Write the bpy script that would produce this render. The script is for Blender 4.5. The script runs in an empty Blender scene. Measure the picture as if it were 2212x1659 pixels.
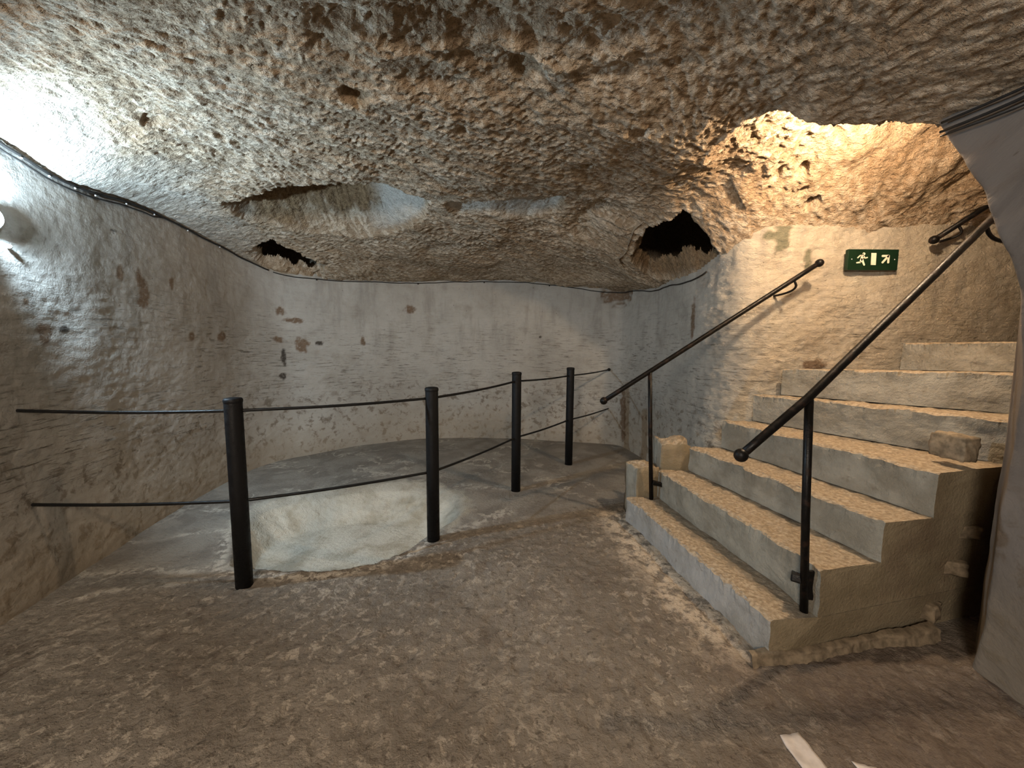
import bpy, bmesh, math, random
import numpy as np
from mathutils import Vector, Matrix

scene = bpy.context.scene
COL = scene.collection
PI = math.pi

# ------------------------------------------------------------------ camera
def setup_camera():
    W, F = 2212.0, 831.0
    pitch, roll = math.radians(5.5), -0.0076
    fw = Vector((0, math.cos(pitch), -math.sin(pitch)))
    rt = Matrix.Rotation(roll, 3, fw) @ Vector((1, 0, 0))
    up = rt.cross(fw)
    cam = bpy.data.cameras.new('camera')
    cam.sensor_width = 36.0
    cam.sensor_fit = 'HORIZONTAL'
    cam.lens = F / W * 36.0
    cam.clip_start = 0.02
    o = bpy.data.objects.new('camera', cam)
    m = Matrix((rt, up, -fw)).transposed().to_4x4()
    m.translation = (0, 0, 1.3)
    o.matrix_world = m
    COL.objects.link(o)
    scene.camera = o
setup_camera()

# ------------------------------------------------------------------ world, exposure, lights
world = bpy.data.worlds.new('world')
scene.world = world
world.use_nodes = True
world.node_tree.nodes['Background'].inputs[0].default_value = (0.9, 0.75, 0.6, 1)
world.node_tree.nodes['Background'].inputs[1].default_value = 0.02
scene.view_settings.view_transform = 'Standard'
scene.view_settings.look = 'None'
scene.view_settings.gamma = 1.0
scene.view_settings.exposure = 0.14
scene.view_settings.use_curve_mapping = False
scene.cycles.adaptive_threshold = 0.08
scene.cycles.adaptive_min_samples = 14
scene.cycles.max_bounces = 4
scene.cycles.diffuse_bounces = 3
scene.cycles.glossy_bounces = 2
scene.cycles.transmission_bounces = 0
scene.cycles.transparent_max_bounces = 2
scene.cycles.caustics_reflective = False
scene.cycles.caustics_refractive = False

def light(name, typ, loc, energy, color, size, target=None, angle=None, blend=0.5):
    l = bpy.data.lights.new(name, typ)
    l.energy = energy
    l.color = color
    if typ == 'AREA':
        l.shape = 'DISK'
        l.size = size
    else:
        l.shadow_soft_size = size
    if typ == 'SPOT':
        l.spot_size = angle
        l.spot_blend = blend
    o = bpy.data.objects.new(name, l)
    o.location = loc
    if target is not None:
        o.rotation_euler = (Vector(target) - Vector(loc)).to_track_quat('-Z', 'Y').to_euler()
    COL.objects.link(o)
    return o

# cool bulkhead lamp on the left wall, warm lamp inside the stairwell vault, warm lamps of the room behind the camera
light('wall_lamp_light', 'SPOT', (-2.35, 1.765, 1.875), 120, (0.58, 0.80, 1.0), 0.022, (-1.90, 2.515, 1.995), math.radians(178), 0.45)
light('stair_lamp_light', 'POINT', (1.87, 1.93, 2.50), 84, (1.0, 0.74, 0.49), 0.04)
light('room_lamp_light', 'AREA', (-0.9, -1.8, 2.28), 108, (1.0, 0.86, 0.72), 0.8, (-0.2, 4.0, 0.4))

# ------------------------------------------------------------------ numpy noise
class Noise:
    def __init__(self, seed):
        r = np.random.RandomState(seed)
        self.g2 = r.uniform(0, 2 * PI, 65536)
        self.cx, self.sx = np.cos(self.g2), np.sin(self.g2)
        self.v = r.uniform(-1, 1, 65536)
        self.seed = seed
    def h(self, i, j):
        i = i.astype(np.int64); j = j.astype(np.int64)
        return ((i * 73856093) ^ (j * 19349663) ^ (self.seed * 83492791)) & 65535
    def perlin(self, x, y):
        i = np.floor(x); j = np.floor(y)
        fx = x - i; fy = y - j
        u = fx * fx * fx * (fx * (fx * 6 - 15) + 10)
        v = fy * fy * fy * (fy * (fy * 6 - 15) + 10)
        def d(a, b):
            k = self.h(i + a, j + b)
            return self.cx[k] * (fx - a) + self.sx[k] * (fy - b)
        n0 = d(0, 0) * (1 - u) + d(1, 0) * u
        n1 = d(0, 1) * (1 - u) + d(1, 1) * u
        return (n0 * (1 - v) + n1 * v) * 1.5
    def fbm(self, x, y, octv=4, gain=0.5):
        s = np.zeros_like(x); a = 1.0; f = 1.0
        for k in range(octv):
            s += a * self.perlin(x * f + 17.3 * k, y * f - 9.1 * k)
            a *= gain; f *= 2.03
        return s
    def ridge(self, x, y, octv=3):
        s = np.zeros_like(x); a = 1.0; f = 1.0
        for k in range(octv):
            s += a * (1 - np.abs(self.perlin(x * f + 5.1 * k, y * f + 3.7 * k)) * 2)
            a *= 0.5; f *= 2.1
        return s
    def gouge(self, x, y, cell, length, width, ang, spread, reach=2):
        """pick marks: the deepest of the overlapping oriented strokes at each point"""
        gx = x / cell; gy = y / cell
        i = np.floor(gx); j = np.floor(gy)
        out = np.zeros_like(x)
        for a in range(-reach, reach + 1):
            for b in range(-reach, reach + 1):
                k = self.h(i + a, j + b)
                k2 = (k * 7 + 1013) & 65535
                k3 = (k * 13 + 5077) & 65535
                k4 = (k * 29 + 911) & 65535
                px = i + a + 0.5 + 0.5 * self.v[k]
                py = j + b + 0.5 + 0.5 * self.v[k2]
                th = ang + spread * self.v[k3]
                c, s = np.cos(th), np.sin(th)
                dx = (gx - px) * cell; dy = (gy - py) * cell
                sc = 1.0 + 0.45 * self.v[k4]
                u = (dx * c + dy * s) / (length * sc)
                v = (-dx * s + dy * c) / (width * sc)
                prof = np.clip(1 - v * v, 0, 1) * np.clip((u + 1) / 1.5, 0, 1) * np.clip((1 - u) / 0.45, 0, 1)
                out = np.maximum(out, prof * (0.65 + 0.35 * self.v[k2]))
        return out

N1, N2, N3, N4, N5 = Noise(11), Noise(23), Noise(37), Noise(53), Noise(71)

def sstep(a, b, x):
    t = np.clip((x - a) / (b - a), 0, 1)
    return t * t * (3 - 2 * t)

def seg_dist(x, y, a, b):
    ax, ay = a; bx, by = b
    dx, dy = bx - ax, by - ay
    t = np.clip(((x - ax) * dx + (y - ay) * dy) / (dx * dx + dy * dy), 0, 1)
    return np.hypot(x - ax - t * dx, y - ay - t * dy), t

def inside(x, y, poly):
    r = np.zeros(x.shape, bool)
    n = len(poly)
    for k in range(n):
        x0, y0 = poly[k]; x1, y1 = poly[(k + 1) % n]
        c = (y0 > y) != (y1 > y)
        xi = (x1 - x0) * (y - y0) / ((y1 - y0) if y1 != y0 else 1e-9) + x0
        r ^= c & (x < xi)
    return r

def sdist(x, y, poly):
    d = np.full(x.shape, 1e9)
    for k in range(len(poly)):
        d = np.minimum(d, seg_dist(x, y, poly[k], poly[(k + 1) % len(poly)])[0])
    return np.where(inside(x, y, poly), d, -d)

def catmull(pts, step):
    P = np.array(pts, float)
    P = np.vstack([2 * P[0] - P[1], P, 2 * P[-1] - P[-2]])
    out = []
    for k in range(1, len(P) - 2):
        t = np.linspace(0, 1, 40, endpoint=False)[:, None]
        p0, p1, p2, p3 = P[k - 1], P[k], P[k + 1], P[k + 2]
        out.append(0.5 * (2 * p1 + (p2 - p0) * t + (2 * p0 - 5 * p1 + 4 * p2 - p3) * t * t + (3 * p1 - p0 - 3 * p2 + p3) * t ** 3))
    out.append(P[-2][None])
    C = np.vstack(out)
    s = np.concatenate([[0], np.cumsum(np.linalg.norm(np.diff(C, axis=0), axis=1))])
    n = int(s[-1] / step) + 1
    ss = np.linspace(0, s[-1], n)
    return np.stack([np.interp(ss, s, C[:, d]) for d in range(C.shape[1])], 1), ss

# ------------------------------------------------------------------ mesh helpers
def mesh_from(name, V, Fq, mat, parent=None, smooth=True, attrs=None, uv=None):
    """V: (n,3) array, Fq: (m,4) or (m,3) index array or list"""
    me = bpy.data.meshes.new(name)
    V = np.asarray(V, np.float32)
    if isinstance(Fq, np.ndarray):
        m, k = Fq.shape
        me.vertices.add(len(V)); me.vertices.foreach_set('co', V.ravel())
        me.loops.add(m * k); me.loops.foreach_set('vertex_index', Fq.astype(np.int32).ravel())
        me.polygons.add(m)
        me.polygons.foreach_set('loop_start', np.arange(0, m * k, k, dtype=np.int32))
        me.polygons.foreach_set('loop_total', np.full(m, k, np.int32))
        me.update(calc_edges=True)
    else:
        me.from_pydata([tuple(v) for v in V], [], Fq)
        me.update()
    if attrs:
        for an, av in attrs.items():
            at = me.attributes.new(an, 'FLOAT', 'POINT')
            at.data.foreach_set('value', np.asarray(av, np.float32).ravel())
    if uv is not None:
        lay = me.uv_layers.new(name='UVMap')
        li = np.empty(len(me.loops), np.int32)
        me.loops.foreach_get('vertex_index', li)
        lay.data.foreach_set('uv', np.asarray(uv, np.float32)[li].ravel())
    if smooth:
        me.polygons.foreach_set('use_smooth', np.ones(len(me.polygons), bool))
    me.validate(clean_customdata=False)
    me.materials.append(mat)
    o = bpy.data.objects.new(name, me)
    COL.objects.link(o)
    if parent is not None:
        o.parent = parent
    return o

def grid_faces(nr, nc, flip=False):
    a = np.arange(nr * nc).reshape(nr, nc)
    q = np.stack([a[:-1, :-1], a[:-1, 1:], a[1:, 1:], a[1:, :-1]], -1).reshape(-1, 4)
    return q[:, ::-1] if flip else q

def bm_obj(name, bm, mat, parent=None, smooth=True):
    me = bpy.data.meshes.new(name)
    bmesh.ops.recalc_face_normals(bm, faces=bm.faces[:])
    bm.to_mesh(me); bm.free()
    if smooth:
        for p in me.polygons:
            p.use_smooth = True
    me.materials.append(mat)
    o = bpy.data.objects.new(name, me)
    COL.objects.link(o)
    if parent is not None:
        o.parent = parent
    return o

def tube(name, pts, r, mat, parent=None, n=12, cap=True):
    pts = [Vector(p) for p in pts]
    bm = bmesh.new()
    rings = []
    up0 = None
    for k, p in enumerate(pts):
        t = (pts[min(k + 1, len(pts) - 1)] - pts[max(k - 1, 0)]).normalized()
        if up0 is None:
            up0 = t.cross(Vector((0, 0, 1)) if abs(t.z) < 0.9 else Vector((1, 0, 0))).normalized()
        up0 = (up0 - t * up0.dot(t)).normalized()
        b = t.cross(up0)
        rr = r[k] if isinstance(r, (list, tuple)) else r
        rings.append([bm.verts.new(p + (up0 * math.cos(2 * PI * q / n) + b * math.sin(2 * PI * q / n)) * rr) for q in range(n)])
    for a, b in zip(rings, rings[1:]):
        for q in range(n):
            bm.faces.new((a[q], a[(q + 1) % n], b[(q + 1) % n], b[q]))
    if cap:
        bm.faces.new(rings[0][::-1]); bm.faces.new(rings[-1])
    o = bm_obj(name, bm, mat, parent)
    me = o.data
    for p in me.polygons:
        if len(p.vertices) > 4:
            p.use_smooth = False
    return o

def ball(name, c, r, mat, parent=None, squash=1.0):
    bm = bmesh.new()
    bmesh.ops.create_uvsphere(bm, u_segments=20, v_segments=12, radius=r)
    bmesh.ops.scale(bm, vec=(1, 1, squash), verts=bm.verts)
    bmesh.ops.translate(bm, vec=c, verts=bm.verts)
    return bm_obj(name, bm, mat, parent)

def box(name, size, mat, parent=None, loc=(0, 0, 0), rot=None, bevel=0.0):
    bm = bmesh.new()
    bmesh.ops.create_cube(bm, size=1)
    bmesh.ops.scale(bm, vec=size, verts=bm.verts)
    if bevel:
        bmesh.ops.bevel(bm, geom=bm.edges[:], offset=bevel, segments=2, affect='EDGES', profile=0.6)
    if rot is not None:
        bmesh.ops.rotate(bm, matrix=rot, verts=bm.verts)
    bmesh.ops.translate(bm, vec=loc, verts=bm.verts)
    return bm_obj(name, bm, mat, parent, smooth=False)

def empty(name, loc=(0, 0, 0)):
    o = bpy.data.objects.new(name, None)
    o.location = loc
    o.empty_display_size = 0.1
    COL.objects.link(o)
    return o

def tag(o, label, cat, group=None):
    o['label'] = label
    o['category'] = cat
    if group:
        o['group'] = group
    return o

def struct(o):
    o['kind'] = 'structure'
    return o

# ------------------------------------------------------------------ material helpers
class Mat:
    def __init__(self, name, rough=0.9, spec=0.25):
        self.m = bpy.data.materials.new(name)
        self.m.use_nodes = True
        self.t = self.m.node_tree
        self.b = self.t.nodes['Principled BSDF']
        self.b.inputs['Roughness'].default_value = rough
        self.b.inputs['Specular IOR Level'].default_value = spec
    def n(self, typ, **kw):
        x = self.t.nodes.new(typ)
        for k, v in kw.items():
            setattr(x, k, v)
        return x
    def l(self, a, b):
        self.t.links.new(a, b)
    def put(self, sock, v):
        if hasattr(v, 'is_output'):
            self.l(v, sock)
        else:
            sock.default_value = v
    def coord(self, kind='Object', scale=(1, 1, 1), rot=(0, 0, 0), loc=(0, 0, 0)):
        c = self.n('ShaderNodeTexCoord')
        mp = self.n('ShaderNodeMapping')
        mp.inputs['Scale'].default_value = scale
        mp.inputs['Rotation'].default_value = rot
        mp.inputs['Location'].default_value = loc
        self.l(c.outputs[kind], mp.inputs['Vector'])
        return mp.outputs[0]
    def noise(self, vec, scale, detail=6, rough=0.55, dist=0.0):
        x = self.n('ShaderNodeTexNoise')
        x.inputs['Scale'].default_value = scale
        x.inputs['Detail'].default_value = min(detail, 3 if scale >= 40 else (4 if scale >= 9 else 5))
        x.inputs['Roughness'].default_value = rough
        x.inputs['Distortion'].default_value = dist
        self.l(vec, x.inputs['Vector'])
        return x.outputs['Fac']
    def voro(self, vec, scale, feature='F1', rnd=1.0):
        x = self.n('ShaderNodeTexVoronoi', feature=feature)
        x.inputs['Scale'].default_value = scale
        x.inputs['Randomness'].default_value = rnd
        self.l(vec, x.inputs['Vector'])
        return x.outputs['Distance']
    def ramp(self, v, a, b, lo=0.0, hi=1.0):
        x = self.n('ShaderNodeMapRange', interpolation_type='SMOOTHSTEP')
        self.l(v, x.inputs['Value'])
        x.inputs['From Min'].default_value = a
        x.inputs['From Max'].default_value = b
        x.inputs['To Min'].default_value = lo
        x.inputs['To Max'].default_value = hi
        return x.outputs['Result']
    def math(self, op, a, b=0.0):
        x = self.n('ShaderNodeMath', operation=op)
        self.put(x.inputs[0], a); self.put(x.inputs[1], b)
        return x.outputs[0]
    def mix(self, f, a, b, mode='MIX'):
        x = self.n('ShaderNodeMix', data_type='RGBA', blend_type=mode)
        self.put(x.inputs['Factor'], f)
        self.put(x.inputs[6], a if hasattr(a, 'is_output') else (*a, 1))
        self.put(x.inputs[7], b if hasattr(b, 'is_output') else (*b, 1))
        return x.outputs[2]
    def attr(self, name):
        x = self.n('ShaderNodeAttribute')
        x.attribute_name = name
        return x.outputs['Fac']
    def color(self, c):
        self.put(self.b.inputs['Base Color'], c if hasattr(c, 'is_output') else (*c, 1))
    def bump(self, h, dist, strength=1.0, prev=None):
        x = self.n('ShaderNodeBump')
        x.inputs['Strength'].default_value = strength
        x.inputs['Distance'].default_value = dist
        self.l(h, x.inputs['Height'])
        if prev is not None:
            self.l(prev, x.inputs['Normal'])
        self.l(x.outputs[0], self.b.inputs['Normal'])
        return x.outputs[0]

def mat_rock():
    m = Mat('chiselled_rock', 0.92, 0.2)
    v = m.coord('Object')
    big = m.noise(v, 1.3, 5, 0.6)
    mid = m.noise(v, 6.0, 6, 0.65)
    fine = m.noise(v, 38.0, 5, 0.6)
    c = m.mix(m.ramp(big, 0.38, 0.62), (0.58, 0.455, 0.32), (0.73, 0.61, 0.465))
    c = m.mix(m.ramp(mid, 0.45, 0.70, 0, 0.75), c, (0.36, 0.27, 0.18))
    c = m.mix(m.ramp(mid, 0.28, 0.44, 0.55, 0.0), c, (0.70, 0.63, 0.53))
    c = m.mix(m.ramp(fine, 0.52, 0.75, 0, 0.5), c, (0.27, 0.20, 0.135))
    cf = m.math('ADD', m.attr('hollow_shade'), m.math('MULTIPLY', m.math('SUBTRACT', m.noise(v, 24, 5, 0.7), 0.5), 1.6))
    c = m.mix(m.ramp(cf, 0.40, 1.0, 0.0, 0.8), c, (0.35, 0.245, 0.15))  # grazing lamp's shade painted brown in stroke hollows, ridges painted pale
    c = m.mix(m.ramp(cf, 0.0, 0.42, 0.6, 0.0), c, (0.70, 0.605, 0.48))
    # earth-brown unplastered patches and painted niche shade; pale lime coats and painted lamplight
    c = m.mix(m.attr('brown'), c, m.mix(m.ramp(fine, 0.35, 0.65), (0.20, 0.125, 0.065), (0.33, 0.22, 0.12)))
    c = m.mix(m.attr('pale'), c, m.mix(m.ramp(m.noise(v, 9, 6, 0.65), 0.52, 0.72), (0.66, 0.63, 0.56), (0.36, 0.33, 0.28)))
    m.color(c)
    va = m.coord('Object', (16, 62, 30), (0, 0, 0.5))
    vb = m.coord('Object', (18, 66, 30), (0, 0, -0.6))
    st = m.n('ShaderNodeMix', data_type='FLOAT')
    m.l(m.ramp(m.noise(v, 1.6, 3, 0.5), 0.42, 0.58), st.inputs['Factor'])
    m.l(m.noise(va, 1.0, 5, 0.6, 0.4), st.inputs[2])
    m.l(m.noise(vb, 1.0, 5, 0.6, 0.4), st.inputs[3])
    b = m.bump(st.outputs[0], 0.040, 0.9)
    b = m.bump(m.noise(v, 60, 5, 0.62), 0.014, 0.8, b)
    m.bump(m.noise(v, 170, 3, 0.6), 0.003, 0.6, b)
    return m.m

def mat_wall(name, zones, streak_lo, streak_hi, scr_amt=0.75):
    """zones: [(s_from, s_to, base, hi, dirt), ...] blended along the run of the wall"""
    m = Mat(name, 0.82, 0.3)
    uv = m.coord('UV')
    sx = m.n('ShaderNodeSeparateXYZ')
    m.l(uv, sx.inputs[0])
    run = m.math('ADD', sx.outputs['X'], m.math('MULTIPLY', m.math('SUBTRACT', m.noise(uv, 2.2, 5, 0.6), 0.5), 1.2))
    base, hi, dirt_shade = zones[0][2:]
    base0 = base
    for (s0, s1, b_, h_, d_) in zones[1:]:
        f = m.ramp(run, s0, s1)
        base = m.mix(f, base, b_); hi = m.mix(f, hi, h_); dirt_shade = m.mix(f, dirt_shade, d_)
    hs = m.coord('UV', (1.15, 11.0, 1), (0, 0, 0.02))
    vs = m.coord('UV', (3.0, 0.55, 1))
    big = m.noise(uv, 1.1, 5, 0.6)
    mid = m.noise(uv, 4.0, 6, 0.6)
    c = m.mix(m.ramp(big, 0.35, 0.65), base, hi)
    c = m.mix(m.ramp(mid, 0.5, 0.75, 0, 0.55), c, dirt_shade)
    # height dependent bands: rubbed top, scratched middle, damp foot
    sep = m.n('ShaderNodeSeparateXYZ')
    m.l(uv, sep.inputs[0])
    z = m.math('ADD', sep.outputs['Y'], m.math('MULTIPLY', m.math('SUBTRACT', big, 0.5), 0.9))
    drip = m.noise(vs, 2.2, 5, 0.6)
    c = m.mix(m.math('MULTIPLY', m.ramp(drip, 0.47, 0.72, 0, 0.5), m.ramp(z, 1.0, 1.7)), c, tuple(x * 0.62 for x in base0))
    scr = m.noise(hs, 5.0, 9, 0.76, 0.35)
    scr2 = m.noise(hs, 17, 4, 0.6, 0.2)
    smask = m.math('MULTIPLY', m.ramp(z, streak_lo, streak_lo + 0.3), m.ramp(z, streak_hi, streak_hi + 0.5, 1, 0.12))
    scr_f = m.math('MULTIPLY', m.ramp(scr, 0.52, 0.66, 0, scr_amt), m.math('MULTIPLY', smask, m.ramp(m.noise(uv, 2.1, 4, 0.6), 0.36, 0.6, 0.25, 1.0)))
    c = m.mix(scr_f, c, (0.10, 0.085, 0.065))
    c = m.mix(m.math('MULTIPLY', m.ramp(scr2, 0.60, 0.72, 0, scr_amt * 0.7), m.math('MULTIPLY', smask, m.ramp(m.noise(uv, 3.3, 4, 0.6), 0.42, 0.62))), c, (0.07, 0.06, 0.05))
    blot = m.noise(uv, 11, 7, 0.7, 0.4)
    c = m.mix(m.math('MULTIPLY', m.ramp(blot, 0.51, 0.64, 0, 0.75), m.ramp(z, 0.55, 0.95, 1.0, 0.12)), c, (0.13, 0.10, 0.07))
    c = m.mix(m.ramp(z, 0.05, 0.65, 0.45, 0.0), c, (0.36, 0.29, 0.20))
    spot = m.noise(uv, 26, 3, 0.5)
    c = m.mix(m.ramp(spot, 0.69, 0.76, 0, 0.6), c, (0.09, 0.07, 0.05))
    brk = m.ramp(m.noise(uv, 34, 5, 0.7), 0.34, 0.5, 0.55, 1.0)
    c = m.mix(m.math('MULTIPLY', m.attr('stain'), m.math('MULTIPLY', brk, 0.95)), c, m.mix(spot, (0.115, 0.075, 0.045), (0.20, 0.13, 0.08)))
    c = m.mix(m.math('MULTIPLY', m.attr('soot'), brk), c, (0.06, 0.05, 0.04))
    c = m.mix(m.attr('moss'), c, m.mix(spot, (0.11, 0.11, 0.075), (0.22, 0.21, 0.15)))
    m.color(c)
    h = m.math('SUBTRACT', m.noise(uv, 22, 6, 0.6), m.math('MULTIPLY', scr_f, 0.35))
    if len(zones) > 3:
        rgh = m.noise(m.coord('UV', (1, 1.7, 1), (0, 0, 0.35)), 26, 7, 0.72, 0.6)
        h = m.math('ADD', h, m.math('MULTIPLY', m.math('SUBTRACT', rgh, 0.5), m.ramp(run, zones[3][0] - 0.5, zones[3][1], 0.0, 3.2)))
    b = m.bump(h, 0.009, 0.6)
    m.bump(m.noise(uv, 120, 3, 0.6), 0.002, 0.5, b)
    return m.m

def mat_floor():
    m = Mat('floor_rock', 0.72, 0.35)
    v = m.coord('Object')
    big = m.noise(v, 0.9, 5, 0.6)
    mid = m.noise(v, 4.2, 7, 0.65, 0.3)
    fine = m.noise(v, 30, 6, 0.65)
    c = m.mix(m.ramp(big, 0.36, 0.64), (0.165, 0.14, 0.111), (0.235, 0.205, 0.167))
    c = m.mix(m.ramp(mid, 0.52, 0.72, 0, 0.8), c, (0.12, 0.094, 0.072))
    c = m.mix(m.ramp(mid, 0.26, 0.42, 0.7, 0), c, (0.26, 0.225, 0.18))
    c = m.mix(m.ramp(fine, 0.55, 0.74, 0, 0.7), c, (0.09, 0.07, 0.052))
    # pale worn flecks and lime veins
    fl = m.noise(v, 21, 5, 0.7, 0.5)
    flm = m.ramp(m.noise(v, 1.7, 4, 0.6), 0.34, 0.6, 0.15, 1.0)
    c = m.mix(m.math('MULTIPLY', m.ramp(fl, 0.535, 0.60, 0, 0.75), flm), c, (0.40, 0.35, 0.28))
    vein = m.math('ABSOLUTE', m.math('SUBTRACT', m.noise(v, 2.6, 7, 0.62, 0.5), 0.5))
    vm = m.ramp(m.noise(v, 1.25, 4, 0.55), 0.5, 0.62)
    c = m.mix(m.math('MULTIPLY', m.ramp(vein, 0.004, 0.016, 0.28, 0), vm), c, (0.56, 0.50, 0.41))
    # smooth trowelled screed behind the fence, lime in the basin, mortar along the stair foot
    scr = m.mix(m.ramp(m.noise(v, 3.0, 6, 0.6, 0.4), 0.42, 0.6), (0.20, 0.178, 0.15), (0.28, 0.255, 0.215))
    scr = m.mix(m.math('MULTIPLY', m.ramp(vein, 0.006, 0.03, 0.7, 0), m.ramp(m.noise(v, 1.6, 4, 0.6), 0.48, 0.6)), scr, (0.52, 0.47, 0.39))
    c = m.mix(m.attr('screed'), c, scr)
    lime = m.mix(m.ramp(mid, 0.4, 0.66), (0.58, 0.545, 0.455), (0.40, 0.355, 0.27))
    c = m.mix(m.attr('lime'), c, lime)
    c = m.mix(m.math('MULTIPLY', m.attr('mortar'), m.ramp(m.noise(v, 10, 6, 0.7), 0.40, 0.56)), c, (0.52, 0.44, 0.34))
    c = m.mix(m.math('MULTIPLY', m.attr('red'), 0.6), c, m.mix(m.ramp(fine, 0.4, 0.6), (0.095, 0.066, 0.052), (0.155, 0.115, 0.09)))
    dk = m.noise(v, 26, 5, 0.72, 0.4)
    c = m.mix(m.math('MULTIPLY', m.ramp(dk, 0.56, 0.66, 0, 0.65), m.ramp(m.attr('screed'), 0.0, 1.0, 1.0, 0.2)), c, (0.075, 0.058, 0.043))
    c = m.mix(m.math('MULTIPLY', m.attr('crust'), m.ramp(m.noise(v, 18, 6, 0.7, 0.5), 0.44, 0.56)), c, (0.58, 0.53, 0.45))
    m.color(c)
    m.put(m.b.inputs['Roughness'], m.ramp(mid, 0.3, 0.7, 0.58, 0.85))
    b = m.bump(m.noise(v, 32, 6, 0.7), 0.016, 0.9)
    m.bump(m.noise(v, 130, 3, 0.6), 0.004, 0.7, b)
    return m.m

def mat_step():
    m = Mat('stair_concrete', 0.88, 0.25)
    v = m.coord('Object')
    g = m.n('ShaderNodeNewGeometry')
    sep = m.n('ShaderNodeSeparateXYZ')
    m.l(g.outputs['True Normal'], sep.inputs[0])
    mid = m.noise(v, 5, 6, 0.6)
    fine = m.noise(v, 55, 5, 0.65)
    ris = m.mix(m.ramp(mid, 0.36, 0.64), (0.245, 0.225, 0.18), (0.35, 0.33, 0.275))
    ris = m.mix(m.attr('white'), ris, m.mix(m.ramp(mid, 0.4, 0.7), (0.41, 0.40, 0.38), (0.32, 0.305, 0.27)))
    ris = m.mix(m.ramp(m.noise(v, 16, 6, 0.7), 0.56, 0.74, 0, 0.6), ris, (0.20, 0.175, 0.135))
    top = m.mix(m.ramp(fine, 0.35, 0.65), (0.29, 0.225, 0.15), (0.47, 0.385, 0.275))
    df = m.ramp(m.math('ADD', m.attr('dirt_shade'), m.math('MULTIPLY', m.math('SUBTRACT', m.noise(v, 14, 5, 0.65), 0.5), 0.9)), 0.38, 0.62, 0.0, 0.75)  # inner tread: dirt with the riser's shade painted in
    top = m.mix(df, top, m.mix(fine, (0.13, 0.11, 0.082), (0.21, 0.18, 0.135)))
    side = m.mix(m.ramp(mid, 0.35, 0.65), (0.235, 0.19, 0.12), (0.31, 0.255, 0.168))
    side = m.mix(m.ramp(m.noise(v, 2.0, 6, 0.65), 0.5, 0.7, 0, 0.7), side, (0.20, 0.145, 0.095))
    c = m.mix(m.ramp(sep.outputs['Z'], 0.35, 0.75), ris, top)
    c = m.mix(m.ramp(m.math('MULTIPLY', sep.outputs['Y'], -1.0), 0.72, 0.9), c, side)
    m.color(c)
    b = m.bump(m.noise(v, 70, 5, 0.65), 0.008, 0.7)
    m.bump(m.noise(v, 220, 3, 0.6), 0.002, 0.5, b)
    return m.m

def mat_iron(name, base, rust, amt, rough=0.42, spec=0.5):
    m = Mat(name, rough, spec)
    v = m.coord('Object')
    n = m.noise(v, 24, 6, 0.65)
    c = m.mix(m.ramp(n, 0.62 - amt * 0.25, 0.72, 0, min(1, amt * 1.4)), base, rust)
    m.color(c)
    m.put(m.b.inputs['Roughness'], m.ramp(n, 0.4, 0.75, rough, min(1.0, rough + 0.3)))
    m.bump(m.noise(v, 150, 4, 0.6), 0.0015, 0.6)
    return m.m

def mat_plain(name, col, rough=0.6, spec=0.4, var=0.12, emit=None):
    m = Mat(name, rough, spec)
    v = m.coord('Object')
    n = m.noise(v, 30, 5, 0.6)
    c = m.mix(m.ramp(n, 0.3, 0.7), tuple(x * (1 - var) for x in col), tuple(min(1, x * (1 + var)) for x in col))
    m.color(c)
    if emit:
        m.b.inputs['Emission Color'].default_value = (*emit[0], 1)
        m.b.inputs['Emission Strength'].default_value = emit[1]
    return m.m

M_ROCK = mat_rock()
S_CORNER, S_STAIR = 6.9, 13.5
M_WALL_L = mat_wall('cave_plaster', [(0, 0, (0.33, 0.30, 0.26), (0.41, 0.38, 0.335), (0.24, 0.205, 0.165)),
                                     (S_CORNER - 0.7, S_CORNER + 0.5, (0.36, 0.342, 0.305), (0.45, 0.433, 0.392), (0.265, 0.238, 0.195)),
                                     (12.3, 12.9, (0.31, 0.295, 0.26), (0.42, 0.40, 0.355), (0.17, 0.155, 0.13)),
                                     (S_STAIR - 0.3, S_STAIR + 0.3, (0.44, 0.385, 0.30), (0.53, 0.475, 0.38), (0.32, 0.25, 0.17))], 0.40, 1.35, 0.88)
M_WALL_B = M_WALL_S = M_WALL_L
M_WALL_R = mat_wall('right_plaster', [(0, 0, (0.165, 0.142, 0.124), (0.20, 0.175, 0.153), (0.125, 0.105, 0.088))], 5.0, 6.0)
M_FLOOR = mat_floor()
M_STEP = mat_step()
M_ROCK_FOOT = mat_plain('footing_mortar', (0.24, 0.19, 0.13), 0.95, 0.15, 0.35)
M_POST = mat_iron('post_iron', (0.006, 0.006, 0.0065), (0.022, 0.014, 0.010), 0.15, 0.5, 0.22)
M_RAIL = mat_iron('handrail_iron', (0.005, 0.0045, 0.004), (0.035, 0.017, 0.010), 0.45, 0.36, 0.22)
M_ROD = mat_iron('fence_rod_iron', (0.007, 0.007, 0.007), (0.03, 0.018, 0.012), 0.2, 0.34, 0.3)
M_CABLE = mat_plain('cable_sheath', (0.022, 0.020, 0.018), 0.6, 0.3)
M_CLIP = mat_plain('clip_plastic', (0.72, 0.72, 0.70), 0.4, 0.5, 0.05)
M_GREEN = mat_plain('sign_green', (0.006, 0.024, 0.010), 0.42, 0.4, 0.15)
M_CREAM = mat_plain('sign_cream', (0.86, 0.80, 0.62), 0.6, 0.3, 0.04)
M_TAPE = mat_plain('floor_tape', (0.66, 0.61, 0.57), 0.6, 0.35, 0.10)
M_GLOW = mat_plain('lamp_diffuser', (0.9, 0.95, 1.0), 0.3, 0.5, 0.02, ((0.62, 0.82, 1.0), 36.0))
M_LAMPBODY = mat_plain('lamp_housing', (0.55, 0.56, 0.57), 0.45, 0.5, 0.05)

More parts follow.
